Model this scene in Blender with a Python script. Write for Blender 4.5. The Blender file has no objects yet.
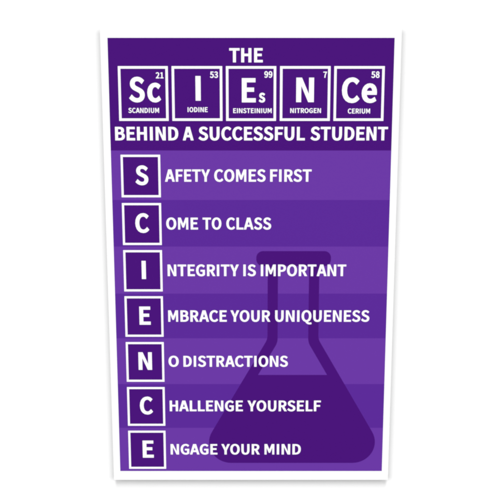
import bpy, math
from mathutils import Vector

# ---------------------------------------------------------------- data
# layout in millimetres on the poster face: x from its centre line, z up from its bottom edge
CAM_TILT = 0.179612
CAM_DIST = 0.822352
LENS = 60
LOOK_HEIGHT = 0.240836   # height of the aimed-at point above the poster's bottom edge
LAYOUT = {
  'board': [-141.8,141.6,0,455.23],
  'field': [-134.9,135.0,10.05,444.4],
  'bands': [339.09,291.22,245.23,197.88,151.94,103.97,57.17,10.05],
  'boxes': [[-125.65,-87.46,293.86,335.07],[-125.65,-87.46,246.82,288.29],[-125.65,-87.46,200.12,241.73],[-125.65,-87.46,153.6,195.24],[-125.65,-87.46,106.46,148.1],[-125.65,-87.46,59.44,100.85],[-125.65,-87.46,12.58,54.15]],
  'box_stroke': [2.14,2.15],
  'tiles': [[-125.94,-78.63,367.23,418.42],[-75.13,-27.2,367.23,418.42],[-23.78,23.91,367.23,418.42],[27.47,75.32,367.23,418.42],[78.72,126.51,367.23,418.42]],
  'tile_stroke': [2.42,2.4],
  'the': [[["THE",-20.55,11.13]],421.83,434.98],
  'sub': [[["BEHIND",-130.26,-69.68],["A",-65.46,-55.02],["SUCCESSFUL",-50.42,51.66],["STUDENT",56.93,131.21]],348.73,361.65],
  'rows': [[[["AFETY",-83.26,-39.55],["COMES",-35.59,14.12],["FIRST",18.47,58.6]],309.04,320.93],[[["OME",-82.86,-51.78],["TO",-47.29,-28.92],["CLASS",-24.13,19.74]],262.21,273.96],[[["NTEGRITY",-82.32,-11.94],["IS",-7.6,4.84],["IMPORTANT",9.67,93.96]],215.62,227.31],[[["MBRACE",-82.55,-24.13],["YOUR",-20.54,19.34],["UNIQUENESS",24.03,118.04]],169.11,180.83],[[["O",-83.08,-72.7],["DISTRACTIONS",-68.07,37.16]],122.28,133.71],[[["HALLENGE",-82.69,-8.24],["YOURSELF",-3.66,70.99]],75.04,86.48],[[["NGAGE",-82.58,-34.51],["YOUR",-30.5,9.04],["MIND",13.87,51.15]],28.26,39.61]],
  'letters': [[[["S",-111.88,-99.31]],305.86,324.57],[[["C",-113.03,-99.45]],259.07,278.07],[[["I",-107.87,-103.73]],212.69,231.03],[[["E",-111.25,-100.09]],166.02,184.72],[[["N",-113.28,-99.69]],119.02,137.47],[[["C",-112.99,-99.66]],71.81,90.43],[[["E",-111.23,-99.93]],24.76,43.41]],
  'elements': [{"symbol":[[[["S",-115.95,-100.95]],384.94,408.22],[[["c",-98.57,-85.47]],384.94,408.22]],"number":[[["21",-90.23,-82.84]],407.03,412.69],"name":[[["SCANDIUM",-116.93,-87.65]],374.78,379.48]},{"symbol":[[[["I",-52.69,-47.75]],386.24,409.26]],"number":[[["53",-38.91,-31.24]],407.5,413.43],"name":[[["IODINE",-60.46,-41.29]],375.53,380.14]},{"symbol":[[[["E",-8.74,4.56]],384.64,407.31],[[["s",7.32,13.5]],384.64,396.33]],"number":[[["99",12.59,20.26]],407.68,413.7],"name":[[["EINSTEINIUM",-16.98,19.74]],374.59,379.11]},{"symbol":[[[["N",42.93,59.83]],384.83,407.77]],"number":[[["7",68.44,71.95]],407.59,413.33],"name":[[["NITROGEN",37.39,66.77]],374.68,379.2]},{"symbol":[[[["C",86.33,103.33]],384.38,407.66],[[["e",105.14,119.67]],384.38,407.66]],"number":[[["58",113.88,121.74]],407.5,413.52],"name":[[["CERIUM",92.34,113.61]],374.21,378.82]}],
  'flask': {"axis":41.98,"neck_out":25.48,"neck_in":15.35,"zlip":[225.8,240.74],"lip_half":36.72,"z_bend_out":151.01,"z_bend_in":147.66,"slope_out":-0.5748,"slope_in":-0.5734,"zbase":19.06,"base_half":101.32,"z_liquid":113.64,"r_base":22.4,"r_lip":0.44,"body_half":85.04},
}
HEAVY = {
  'A': (607, [[[-14,0],[197,660],[411,660],[622,0],[454,0],[406,149],[202,149],[154,0]],[[240,269],[304,443],[368,269]]]),
  'B': (638, [[[73,0],[327,0],[419,8],[501,33],[564,76],[602,133],[615,204],[608,254],[587,297],[553,332],[507,358],[481,365],[481,341],[503,351],[536,378],[559,411],[573,447],[577,487],[565,549],[529,599],[470,635],[395,654],[312,660],[73,660]],[[238,401],[238,549],[297,549],[345,546],[375,539],[395,527],[408,508],[413,476],[408,448],[395,427],[375,414],[344,405],[292,401]],[[238,112],[238,291],[310,291],[365,288],[403,278],[428,263],[445,240],[451,206],[444,169],[426,142],[400,126],[363,115],[310,112]]]),
  'C': (620, [[[360,-11],[422,-6],[476,7],[523,28],[565,56],[613,101],[522,198],[460,142],[437,126],[414,115],[391,109],[369,107],[317,115],[273,141],[236,186],[211,251],[202,332],[211,412],[237,476],[275,520],[320,545],[371,553],[390,551],[410,546],[430,537],[450,524],[508,474],[597,572],[555,609],[519,633],[476,652],[425,666],[366,671],[254,655],[161,608],[92,536],[49,443],[34,330],[49,216],[91,123],[158,52],[250,5]]]),
  'D': (665, [[[73,0],[286,0],[408,15],[507,60],[577,131],[617,222],[630,332],[617,443],[576,533],[506,602],[405,646],[283,660],[73,660]],[[238,113],[238,548],[267,548],[338,539],[389,516],[429,474],[454,413],[463,332],[454,251],[428,189],[389,146],[338,122],[267,113]]]),
  'E': (576, [[[73,0],[545,0],[545,116],[238,116],[238,288],[488,288],[488,404],[238,404],[238,545],[535,545],[535,660],[73,660]]]),
  'F': (543, [[[73,0],[238,0],[238,274],[490,274],[490,389],[238,389],[238,545],[535,545],[535,660],[73,660]]]),
  'H': (701, [[[73,0],[238,0],[238,288],[464,288],[464,0],[629,0],[629,660],[464,660],[464,404],[238,404],[238,660],[73,660]]]),
  'I': (340, [[[88,0],[253,0],[253,660],[88,660]]]),
  'L': (535, [[[73,0],[527,0],[527,116],[238,116],[238,660],[73,660]]]),
  'N': (697, [[[68,0],[68,660],[248,660],[469,222],[469,660],[629,660],[629,0],[449,0],[228,438],[228,0]]]),
  'S': (583, [[[298,-11],[388,-1],[463,29],[518,72],[551,126],[562,187],[555,241],[533,285],[499,321],[456,349],[409,371],[314,409],[285,421],[260,433],[241,447],[228,465],[223,490],[227,514],[239,532],[255,543],[277,550],[306,553],[330,551],[354,546],[377,537],[400,524],[462,477],[547,573],[499,612],[459,636],[412,655],[361,667],[304,671],[222,662],[152,635],[100,594],[67,543],[56,485],[65,431],[89,387],[125,352],[166,326],[207,308],[302,269],[336,255],[361,241],[379,227],[391,208],[395,181],[390,154],[377,133],[357,119],[332,110],[297,107],[268,109],[237,117],[207,130],[177,148],[111,203],[17,102],[72,57],[119,29],[173,8],[232,-6]]]),
  'T': (585, [[[210,0],[376,0],[376,545],[575,545],[575,660],[10,660],[10,545],[210,545]]]),
  'U': (695, [[[348,-11],[440,-1],[520,33],[578,89],[614,170],[626,275],[626,660],[464,660],[464,275],[456,202],[436,153],[409,124],[381,111],[348,107],[316,111],[288,124],[262,153],[242,202],[235,275],[235,660],[70,660],[70,275],[82,170],[118,89],[176,33],[256,-1]]]),
  'c': (505, [[[296,-11],[343,-8],[384,1],[423,15],[458,34],[505,66],[432,170],[372,125],[354,115],[337,108],[321,104],[308,103],[275,108],[246,124],[220,154],[202,197],[196,250],[202,304],[221,347],[248,377],[278,394],[311,399],[320,398],[331,395],[344,390],[358,382],[414,340],[496,438],[456,469],[427,486],[392,500],[351,510],[303,514],[214,501],[137,465],[79,410],[42,338],[29,251],[41,164],[75,92],[131,37],[207,1]]]),
  's': (467, [[[235,-11],[312,-3],[374,22],[418,57],[444,100],[452,148],[443,199],[415,239],[374,269],[328,291],[283,307],[253,318],[228,328],[212,338],[202,349],[198,364],[201,379],[208,390],[217,398],[229,402],[249,404],[263,403],[277,400],[293,393],[310,384],[369,347],[448,441],[403,471],[371,488],[334,501],[292,510],[246,514],[173,506],[113,483],[71,449],[46,407],[38,360],[47,313],[74,275],[112,246],[157,224],[200,208],[231,197],[257,186],[275,174],[287,161],[291,143],[289,127],[281,114],[270,106],[257,101],[235,98],[213,100],[191,105],[170,114],[147,127],[81,172],[3,72],[53,38],[92,19],[136,3],[183,-7]]]),
  'e': (545, [[[301,-11],[350,-8],[392,0],[430,11],[463,26],[512,52],[454,155],[387,118],[369,110],[351,104],[333,101],[316,100],[279,105],[248,120],[221,146],[201,185],[197,208],[519,208],[525,277],[516,352],[490,416],[444,467],[376,502],[288,514],[204,501],[132,464],[77,408],[41,337],[29,251],[41,164],[77,92],[134,37],[212,1]],[[197,312],[202,330],[221,365],[245,387],[269,399],[291,402],[314,399],[334,389],[353,367],[366,333],[368,312]]]),
}
BOLD = {
  'A': (607, [[[-14,0],[203,660],[405,660],[622,0],[462,0],[413,152],[195,152],[146,0]],[[233,266],[304,458],[375,266]]]),
  'B': (638, [[[77,0],[326,0],[418,8],[499,33],[561,75],[598,132],[611,202],[604,253],[584,295],[551,329],[506,355],[477,363],[477,343],[501,354],[533,381],[556,413],[569,449],[573,488],[562,551],[526,600],[469,635],[394,654],[312,660],[77,660]],[[234,398],[234,556],[297,556],[345,553],[377,545],[397,532],[412,511],[417,478],[412,448],[398,426],[377,411],[344,402],[293,398]],[[234,105],[234,295],[310,295],[366,291],[404,281],[431,265],[448,241],[455,205],[448,165],[429,138],[402,120],[364,109],[310,105]]]),
  'C': (620, [[[360,-11],[421,-7],[475,7],[521,28],[562,55],[608,98],[522,191],[463,137],[439,120],[415,109],[391,103],[368,101],[316,109],[270,136],[232,183],[207,249],[198,332],[207,414],[233,479],[272,525],[318,551],[371,559],[391,558],[411,552],[432,543],[452,529],[508,481],[592,575],[553,610],[517,633],[475,653],[425,666],[366,671],[255,655],[163,608],[95,536],[53,443],[38,330],[53,216],[94,123],[161,52],[251,5]]]),
  'D': (665, [[[77,0],[286,0],[407,15],[505,60],[573,130],[613,221],[626,332],[613,443],[573,533],[504,602],[404,646],[282,660],[77,660]],[[234,107],[234,554],[268,554],[339,545],[392,521],[432,478],[458,414],[467,332],[458,250],[432,186],[391,141],[339,116],[268,107]]]),
  'E': (576, [[[77,0],[541,0],[541,110],[234,110],[234,291],[484,291],[484,401],[234,401],[234,551],[531,551],[531,660],[77,660]]]),
  'F': (543, [[[77,0],[234,0],[234,277],[486,277],[486,386],[234,386],[234,551],[531,551],[531,660],[77,660]]]),
  'G': (666, [[[371,-11],[433,-7],[487,4],[535,22],[576,45],[614,75],[614,363],[323,363],[323,255],[463,255],[463,123],[456,118],[440,110],[422,105],[402,102],[384,101],[322,110],[273,136],[233,183],[207,249],[198,332],[208,414],[235,479],[275,525],[325,551],[383,559],[407,557],[430,551],[452,542],[472,528],[527,481],[611,575],[572,609],[536,632],[493,652],[440,666],[376,671],[262,655],[167,608],[97,537],[53,443],[38,330],[53,216],[96,123],[164,51],[258,5]]]),
  'H': (701, [[[77,0],[234,0],[234,291],[468,291],[468,0],[625,0],[625,660],[468,660],[468,402],[234,402],[234,660],[77,660]]]),
  'I': (340, [[[92,0],[249,0],[249,660],[92,660]]]),
  'L': (535, [[[77,0],[523,0],[523,110],[234,110],[234,660],[77,660]]]),
  'M': (777, [[[68,0],[68,660],[244,660],[388,324],[533,660],[709,660],[709,0],[571,0],[571,423],[436,110],[341,110],[206,423],[206,0]]]),
  'N': (697, [[[68,0],[68,660],[239,660],[477,188],[477,660],[629,660],[629,0],[458,0],[220,472],[220,0]]]),
  'O': (714, [[[357,-12],[468,6],[558,54],[622,126],[662,219],[676,332],[662,444],[622,537],[557,608],[468,655],[357,672],[246,655],[157,608],[92,537],[52,444],[38,332],[52,219],[92,126],[156,54],[246,6]],[[357,101],[311,109],[268,136],[231,183],[207,250],[198,332],[207,414],[231,479],[268,526],[311,551],[357,559],[403,551],[447,526],[483,479],[508,414],[516,332],[508,250],[483,183],[446,136],[403,109]]]),
  'P': (616, [[[77,0],[234,0],[234,246],[309,246],[399,254],[478,280],[538,324],[574,383],[586,458],[574,533],[537,591],[476,631],[395,654],[304,660],[77,660]],[[234,352],[234,554],[289,554],[345,551],[381,542],[406,526],[423,500],[429,457],[423,415],[406,385],[381,367],[346,356],[293,352]]]),
  'Q': (714, [[[357,98],[311,106],[268,133],[231,180],[207,248],[198,332],[207,414],[231,479],[268,526],[311,551],[357,559],[403,551],[447,526],[483,479],[508,414],[516,332],[508,248],[483,180],[446,133],[403,106]],[[556,-155],[586,-154],[611,-152],[635,-148],[656,-143],[694,-130],[666,-28],[612,-42],[603,-44],[593,-46],[581,-47],[569,-47],[537,-44],[509,-37],[483,-24],[460,-5],[453,4],[508,22],[580,73],[632,143],[665,230],[676,332],[662,444],[622,537],[557,608],[468,655],[357,672],[246,655],[157,608],[92,537],[52,444],[38,332],[50,228],[83,140],[138,70],[213,19],[286,-2],[310,-43],[352,-87],[408,-123],[477,-147]]]),
  'R': (618, [[[234,367],[234,554],[305,554],[354,551],[387,542],[409,528],[425,504],[431,466],[425,427],[408,399],[384,381],[352,371],[305,367]],[[450,0],[622,0],[447,282],[475,291],[523,321],[559,361],[580,409],[588,466],[576,538],[540,593],[482,632],[406,654],[323,660],[77,660],[77,0],[234,0],[234,262],[290,262]]]),
  'S': (583, [[[298,-11],[388,-1],[461,28],[515,72],[547,125],[558,185],[551,239],[530,283],[496,318],[454,346],[407,368],[313,406],[283,418],[258,431],[238,446],[224,465],[219,492],[223,517],[236,536],[254,549],[276,557],[306,560],[331,558],[355,552],[379,543],[402,529],[461,484],[541,575],[497,612],[457,636],[411,655],[360,667],[304,671],[223,662],[154,635],[103,595],[71,545],[60,486],[68,433],[92,390],[127,355],[168,329],[209,311],[304,272],[338,257],[364,243],[382,228],[394,208],[399,179],[394,150],[380,128],[359,113],[333,104],[297,101],[267,103],[236,111],[205,125],[175,143],[112,197],[23,100],[74,57],[121,29],[174,8],[233,-6]]]),
  'T': (585, [[[214,0],[372,0],[372,551],[571,551],[571,660],[14,660],[14,551],[214,551]]]),
  'U': (695, [[[348,-11],[439,-1],[517,32],[575,89],[610,169],[622,275],[622,660],[468,660],[468,275],[460,200],[440,149],[412,119],[382,105],[348,101],[315,105],[286,119],[258,149],[239,200],[231,275],[231,660],[74,660],[74,275],[86,169],[121,89],[178,32],[256,-1]]]),
  'Y': (524, [[[183,0],[340,0],[340,257],[552,660],[388,660],[295,470],[236,350],[289,350],[231,470],[138,660],[-28,660],[183,257]]]),
  '1': (546, [[[65,0],[501,0],[501,107],[369,107],[369,660],[255,660],[224,645],[202,636],[179,628],[152,621],[95,610],[95,524],[213,524],[213,107],[65,107]]]),
  '2': (546, [[[26,0],[515,0],[515,110],[293,110],[258,108],[305,152],[379,233],[435,312],[471,390],[483,468],[474,533],[446,588],[400,632],[335,661],[255,671],[195,666],[144,652],[100,630],[61,602],[15,559],[108,474],[161,527],[183,544],[205,557],[225,563],[243,565],[271,561],[293,551],[311,531],[324,502],[328,465],[317,403],[283,335],[226,259],[142,174],[26,73]]]),
  '3': (546, [[[261,-11],[342,-2],[411,25],[464,67],[498,121],[509,186],[502,238],[480,282],[445,318],[400,345],[370,355],[370,336],[398,349],[436,376],[464,410],[481,450],[487,496],[477,554],[447,602],[399,639],[334,663],[258,671],[204,667],[155,655],[113,636],[76,614],[30,578],[113,486],[170,534],[192,548],[214,558],[234,564],[254,565],[278,562],[297,555],[313,540],[325,518],[329,490],[324,456],[308,430],[282,411],[243,398],[146,390],[146,294],[253,286],[299,273],[328,254],[346,226],[351,189],[346,154],[331,128],[309,110],[284,100],[254,96],[224,99],[196,107],[170,120],[146,137],[87,188],[7,94],[48,57],[87,31],[135,9],[192,-6]]]),
  '5': (546, [[[261,-11],[340,0],[410,31],[465,80],[500,144],[512,222],[501,299],[470,359],[420,404],[354,432],[278,440],[247,439],[220,435],[196,429],[173,420],[219,441],[229,551],[480,551],[480,660],[87,660],[63,342],[145,294],[191,322],[209,330],[223,335],[238,338],[252,339],[284,335],[310,323],[332,300],[348,265],[354,220],[348,174],[330,138],[305,114],[278,101],[249,96],[219,99],[191,107],[166,119],[142,135],[83,186],[5,90],[48,54],[86,30],[134,9],[191,-6]]]),
  '7': (546, [[[162,0],[322,0],[333,154],[352,271],[385,376],[437,478],[517,588],[517,660],[30,660],[30,551],[333,551],[285,480],[233,378],[198,271],[176,154]]]),
  '8': (546, [[[275,-11],[358,-2],[427,25],[477,65],[508,114],[518,169],[512,220],[494,262],[467,297],[433,325],[408,341],[408,330],[426,345],[452,374],[474,407],[489,444],[495,485],[486,543],[461,593],[417,633],[355,660],[277,670],[203,661],[142,635],[97,596],[69,548],[59,491],[64,451],[78,416],[100,384],[127,357],[148,342],[148,354],[121,338],[84,307],[55,269],[35,225],[27,174],[38,116],[70,65],[122,25],[192,-2]],[[309,387],[297,392],[261,410],[233,431],[215,457],[208,492],[212,520],[224,543],[240,558],[258,566],[276,568],[297,565],[317,556],[334,538],[346,512],[351,481],[348,457],[341,433],[328,411],[311,389]],[[276,90],[246,93],[219,104],[196,123],[180,149],[174,182],[178,212],[190,240],[207,266],[229,288],[236,292],[260,283],[304,262],[337,239],[358,211],[366,172],[361,142],[347,119],[327,102],[304,93]]]),
  '9': (546, [[[237,-11],[326,3],[403,48],[461,120],[498,222],[511,357],[500,465],[468,551],[415,615],[343,657],[252,672],[175,660],[112,627],[65,580],[36,520],[26,449],[34,377],[60,318],[104,273],[167,244],[244,234],[290,238],[331,251],[368,269],[401,293],[350,243],[348,233],[325,164],[293,122],[261,102],[229,96],[216,97],[201,101],[184,108],[168,119],[117,163],[32,72],[70,40],[102,20],[140,4],[184,-7]],[[358,399],[337,375],[313,355],[290,342],[272,336],[259,335],[234,338],[213,350],[194,373],[182,406],[177,449],[182,493],[196,528],[216,552],[236,564],[253,567],[278,563],[305,546],[330,512],[349,461]]]),
}

MM = 0.001
DEPTH = 0.010          # face of the panel stands this far off the wall
THICK = 0.002          # thickness of the panel itself
scene = bpy.context.scene
col = scene.collection

# ---------------------------------------------------------------- materials
def lin(c):
    c /= 255.0
    return c / 12.92 if c <= 0.04045 else ((c + 0.055) / 1.055) ** 2.4

def ink(name, rgb, var=0.02, rough=0.75, spec=0.02, scale=900.0):
    """matte printed / painted surface with a faint grain in tone and gloss"""
    m = bpy.data.materials.new(name)
    m.use_nodes = True
    nt = m.node_tree
    b = nt.nodes['Principled BSDF']
    tc = nt.nodes.new('ShaderNodeTexCoord')
    n = nt.nodes.new('ShaderNodeTexNoise')
    n.inputs['Scale'].default_value = scale
    n.inputs['Detail'].default_value = 3
    nt.links.new(tc.outputs['Object'], n.inputs['Vector'])
    mix = nt.nodes.new('ShaderNodeMix'); mix.data_type = 'RGBA'
    mix.inputs[6].default_value = (*[c * (1 - var) for c in rgb], 1)
    mix.inputs[7].default_value = (*[min(1, c * (1 + var)) for c in rgb], 1)
    nt.links.new(n.outputs['Fac'], mix.inputs[0])
    nt.links.new(mix.outputs[2], b.inputs['Base Color'])
    b.inputs['Roughness'].default_value = rough
    b.inputs['Specular IOR Level'].default_value = spec
    return m

E0 = 1.13              # light on the wall, relative to a white that just clips
def printed(r, g, b):
    return [lin(r) / E0, lin(g) / E0, lin(b) / E0]

M_WALL = ink('white wall paint', (0.92, 0.92, 0.92), var=0.004, scale=60)
M_BOARD = ink('white panel', (0.92, 0.92, 0.92), var=0.004)
M_BACK = ink('bounce-cutting dark back', (0.06, 0.06, 0.06))  # unseen back and spacer, darkened so little light bounces onto the wall
M_WHITE = ink('white print', (0.92, 0.92, 0.92), var=0.004)
M_DARK = ink('dark purple print', printed(74, 20, 122))
M_LIGHT = ink('light purple print', printed(107, 57, 165))
M_MID = ink('mid purple print', printed(92, 43, 153))

# ---------------------------------------------------------------- mesh helpers
def link(name, me, mat, parent, label=None):
    o = bpy.data.objects.new(name, me)
    col.objects.link(o)
    me.materials.append(mat)
    if parent:
        o.parent = parent
    if label:
        o['label'] = label
    return o

def printed_shape(name, loops, proud, mat, parent, label=None):
    """flat ink: closed loops (mm, holes by nesting) filled and laid `proud` mm in front of the board"""
    cu = bpy.data.curves.new(name, 'CURVE')
    cu.dimensions = '2D'
    cu.fill_mode = 'FRONT'
    for lp in loops:
        s = cu.splines.new('POLY')
        s.points.add(len(lp) - 1)
        for p, (x, z) in zip(s.points, lp):
            p.co = (x * MM, z * MM, 0, 1)
        s.use_cyclic_u = True
    tmp = bpy.data.objects.new('outline', cu)
    col.objects.link(tmp)
    dg = bpy.context.evaluated_depsgraph_get()
    me = bpy.data.meshes.new_from_object(tmp.evaluated_get(dg))
    bpy.data.objects.remove(tmp)
    bpy.data.curves.remove(cu)
    me.name = name
    me.materials.clear()
    y = -DEPTH - proud * MM
    for v in me.vertices:
        v.co = Vector((v.co.x, y, v.co.y))
    me.flip_normals() if me.polygons and me.polygons[0].normal.y > 0 else None
    me.update()
    return link(name, me, mat, parent, label)

def rect(x0, x1, z0, z1):
    return [(x0, z0), (x1, z0), (x1, z1), (x0, z1)]

def ring(x0, x1, z0, z1, sx, sz):
    return [rect(x0, x1, z0, z1), rect(x0 + sx, x1 - sx, z0 + sz, z1 - sz)]

def word_loops(word, x0, x1, z0, z1, font):
    """one word in the given sans face fitted between x0..x1, baseline z0, cap height z1"""
    loops, pen, edge = [], 0.0, -1e9
    for ch in word:
        adv, polys = font[ch]
        pen = max(pen, edge + 22 - min(x for p in polys for x, _ in p))    # letters never touch
        edge = pen + max(x for p in polys for x, _ in p)
        for p in polys:
            loops.append([(pen + x, y) for x, y in p])
        pen += adv
    lo = min(x for p in loops for x, _ in p)
    hi = max(x for p in loops for x, _ in p)
    sx, sz = (x1 - x0) / (hi - lo), (z1 - z0) / 660.0
    return [[(x0 + (x - lo) * sx, z0 + y * sz) for x, y in p] for p in loops]

def line_loops(entry, font):
    words, z0, z1 = entry
    return [lp for w, x0, x1 in words for lp in word_loops(w, x0, x1, z0, z1, font)]

def rounded(points, radii, n=10):
    """polygon with each corner replaced by an arc"""
    out = []
    k = len(points)
    for i, (p, r) in enumerate(zip(points, radii)):
        b = Vector(p); a = Vector(points[i - 1]); c = Vector(points[(i + 1) % k])
        if r <= 0:
            out.append(tuple(b)); continue
        u, v = (a - b).normalized(), (c - b).normalized()
        half = u.angle(v) / 2
        d = r / math.tan(half)
        mid = b + (u + v).normalized() * (r / math.sin(half))
        s, e = b + u * d - mid, b + v * d - mid
        ang = s.angle_signed(e) * -1
        a0 = math.atan2(s.y, s.x)
        for j in range(n + 1):
            t = a0 + ang * j / n
            out.append((mid.x + r * math.cos(t), mid.y + r * math.sin(t)))
    return out

# ---------------------------------------------------------------- setting: the wall
def build_wall():
    import bmesh
    bm = bmesh.new()
    bmesh.ops.create_cube(bm, size=1.0)
    for v in bm.verts:
        v.co = Vector((v.co.x * 8, v.co.y * 0.1 + 0.05, v.co.z * 8))
    me = bpy.data.meshes.new('wall'); bm.to_mesh(me); bm.free()
    o = link('wall', me, M_WALL, None)
    o['kind'] = 'structure'
    o['label'] = 'plain bright white wall behind the poster'
build_wall()

# ---------------------------------------------------------------- the poster
poster = bpy.data.objects.new('poster', None)
poster.empty_display_size = 0.05
col.objects.link(poster)
poster['label'] = 'purple science class poster with white border, element tiles and flask emblem, on white wall'
poster['category'] = 'poster'

def build_board():
    import bmesh
    x0, x1, z0, z1 = [c * MM for c in LAYOUT['board']]
    bm = bmesh.new()
    bmesh.ops.create_cube(bm, size=1.0)
    for v in bm.verts:
        v.co = Vector((x0 if v.co.x < 0 else x1, -DEPTH if v.co.y < 0 else -DEPTH + THICK, z0 if v.co.z < 0 else z1))
    bmesh.ops.bevel(bm, geom=list(bm.edges), offset=0.0003, segments=2, affect='EDGES')
    me = bpy.data.meshes.new('backing_board'); bm.to_mesh(me); bm.free()
    link('backing_board', me, M_BOARD, poster, 'white panel with a plain white border')
    me.materials.append(M_BACK)
    for p in me.polygons:                       # back and cut edges made dark to keep bounced light out of the shadow
        if p.normal.y > -0.3:
            p.material_index = 1
    # spacer block behind the middle of the panel that holds it off the wall
    bm = bmesh.new()
    bmesh.ops.create_cube(bm, size=1.0)
    for v in bm.verts:
        v.co = Vector((v.co.x * 0.12, -0.0002 if v.co.y > 0 else -DEPTH + THICK + 0.0001, 0.22 + v.co.z * 0.24))
    bmesh.ops.bevel(bm, geom=list(bm.edges), offset=0.001, segments=2, affect='EDGES')
    me = bpy.data.meshes.new('spacer_block'); bm.to_mesh(me); bm.free()
    link('spacer_block', me, M_BACK, poster)
build_board()

fx0, fx1, fz0, fz1 = LAYOUT['field']
bands = LAYOUT['bands']

header = printed_shape('header_panel', [rect(fx0, fx1, bands[0], fz1)], 0.05, M_DARK, poster,
                       'dark purple header panel with white title lettering')
printed_shape('title_lettering', line_loops(LAYOUT['the'], HEAVY), 0.15, M_WHITE, header, 'white lettering reading THE')
printed_shape('subtitle_lettering', line_loops(LAYOUT['sub'], HEAVY), 0.15, M_WHITE, header,
              'white lettering reading BEHIND A SUCCESSFUL STUDENT')

sx, sz = LAYOUT['tile_stroke']
names = ('scandium', 'iodine', 'einsteinium', 'nitrogen', 'cerium')
for nm, box, el in zip(names, LAYOUT['tiles'], LAYOUT['elements']):
    x0, x1, z0, z1 = box
    t = printed_shape('element_tile', [rect(x0 + sx / 2, x1 - sx / 2, z0 + sz / 2, z1 - sz / 2)], 0.10, M_DARK, poster,
                      'white framed periodic table tile for ' + nm)
    printed_shape('tile_frame', ring(*box, sx, sz), 0.15, M_WHITE, t)
    printed_shape('element_symbol', [lp for e in el['symbol'] for lp in line_loops(e, HEAVY)], 0.15, M_WHITE, t)
    printed_shape('atomic_number', line_loops(el['number'], BOLD), 0.15, M_WHITE, t)
    printed_shape('element_name', line_loops(el['name'], BOLD), 0.15, M_WHITE, t)

for i in range(7):
    printed_shape('colour_band', [rect(fx0, fx1, bands[i + 1], bands[i])], 0.05, (M_LIGHT, M_MID)[i % 2], poster,
                  ('light', 'mid')[i % 2] + ' purple horizontal band')

# flask emblem
F = LAYOUT['flask']
ax, no, ni = F['axis'], F['neck_out'], F['neck_in']
zl0, zl1 = F['zlip']
lh = F['lip_half']
zo, zi, zb, bh, zq = F['z_bend_out'], F['z_bend_in'], F['zbase'], F['base_half'], F['z_liquid']
qi = ni + F['slope_in'] * (zq - zi)
qo = no + F['slope_out'] * (zq - zo)
R_BASE, R_BEND = F['r_base'], 16
zt = (zl0 + zl1) / 2
outer = rounded([(ax - no, zt), (ax - no, zo), (ax - bh, zb), (ax + bh, zb), (ax + no, zo), (ax + no, zt)],
                [0, R_BEND, R_BASE, R_BASE, R_BEND, 0], 16)
zn = zl0 + 0.5
inner = rounded([(ax - ni, zn), (ax - ni, zi), (ax - qi, zq), (ax + qi, zq), (ax + ni, zi), (ax + ni, zn)],
                [0, R_BEND, 0, 0, R_BEND, 0], 12)
flask = printed_shape('flask_emblem', [outer, inner], 0.10, M_DARK, poster,
                      'dark purple laboratory flask silhouette half full of liquid')
rr = (zl1 - zl0) * F['r_lip']
printed_shape('flask_rim', [rounded([(ax - lh, zl0), (ax + lh, zl0), (ax + lh, zl1), (ax - lh, zl1)], [rr] * 4, 10)],
              0.13, M_DARK, flask)
printed_shape('flask_liquid', [rounded([(ax - qo + 1, zq), (ax - bh, zb), (ax + bh, zb), (ax + qo - 1, zq)],
                                       [0, R_BASE, R_BASE, 0], 16)], 0.13, M_DARK, flask)

# letter tiles and the line of lettering beside each
bsx, bsz = LAYOUT['box_stroke']
words = ('AFETY COMES FIRST', 'OME TO CLASS', 'NTEGRITY IS IMPORTANT', 'MBRACE YOUR UNIQUENESS', 'O DISTRACTIONS',
         'HALLENGE YOURSELF', 'NGAGE YOUR MIND')
for i, box in enumerate(LAYOUT['boxes']):
    x0, x1, z0, z1 = box
    ch = 'SCIENCE'[i]
    t = printed_shape('letter_tile', [rect(x0 + bsx / 2, x1 - bsx / 2, z0 + bsz / 2, z1 - bsz / 2)], 0.10, M_DARK, poster,
                      'white framed dark purple tile with the letter ' + ch)
    printed_shape('tile_frame', ring(*box, bsx, bsz), 0.18, M_WHITE, t)
    printed_shape('initial_letter', line_loops(LAYOUT['letters'][i], HEAVY), 0.18, M_WHITE, t)
    printed_shape('motto_lettering', line_loops(LAYOUT['rows'][i], BOLD), 0.18, M_WHITE, poster,
                  'white lettering reading ' + words[i])

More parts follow.
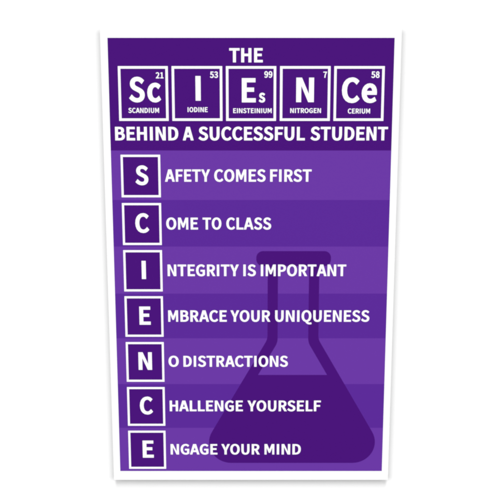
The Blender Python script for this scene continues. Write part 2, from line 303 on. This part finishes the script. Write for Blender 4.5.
# ---------------------------------------------------------------- camera
aim = Vector((0, -DEPTH, LOOK_HEIGHT))
fwd = Vector((0, math.cos(CAM_TILT), -math.sin(CAM_TILT)))
cam_data = bpy.data.cameras.new('camera')
cam = bpy.data.objects.new('camera', cam_data)
col.objects.link(cam)
cam.location = aim - fwd * CAM_DIST
cam.rotation_euler = (math.pi / 2 - CAM_TILT, 0, 0)
cam_data.lens = LENS
cam_data.sensor_width = 36
cam_data.clip_start = 0.05
cam_data.clip_end = 100
scene.camera = cam

# ---------------------------------------------------------------- light: softboxes in front of the wall
def softbox(name, tx, tz, wx, wz, share):
    """area lamp at distance N from the wall; tx, tz are tangents from the wall normal, share its part of the light"""
    N = 30.0
    d = bpy.data.lights.new(name, 'AREA')
    d.shape = 'RECTANGLE'
    d.size, d.size_y = wx * N, wz * N
    o = bpy.data.objects.new(name, d)
    col.objects.link(o)
    centre = Vector((0, 0, 0.24))
    o.location = centre + Vector((tx * N, -N, tz * N))
    o.rotation_euler = (math.pi / 2, 0, 0)      # faces the wall squarely
    # irradiance at the centre of a small parallel lamp: radiance * area * cos^4 / N^2
    cos = 1 / math.sqrt(1 + tx * tx + tz * tz)
    area = d.size * d.size_y
    E = share * math.pi / 0.9 * 0.9             # wall irradiance wanted (radiance 1 on a white wall = pi)
    L = E * N * N / (area * cos ** 4)
    d.energy = L * area * math.pi
    return o

SHARES = dict(top=0.35, side=0.355)
softbox('softbox_top', 0.0, 1.20, 0.32, 0.8, SHARES['top'])
softbox('softbox_left', -0.53, 0.46, 0.65, 0.6, SHARES['side'])
softbox('softbox_right', 0.53, 0.46, 0.65, 0.6, SHARES['side'])

world = bpy.data.worlds.new('World')
scene.world = world
world.use_nodes = True
bg = world.node_tree.nodes['Background']
bg.inputs['Color'].default_value = (1, 1, 1, 1)
bg.inputs['Strength'].default_value = 0.06

# ---------------------------------------------------------------- output
vs = scene.view_settings
vs.view_transform = 'Standard'
vs.look = 'None'
vs.exposure = 0
vs.gamma = 1
scene.render.engine = 'CYCLES'
scene.cycles.use_denoising = True
scene.cycles.pixel_filter_type = 'BLACKMAN_HARRIS'
scene.cycles.filter_width = 2.4
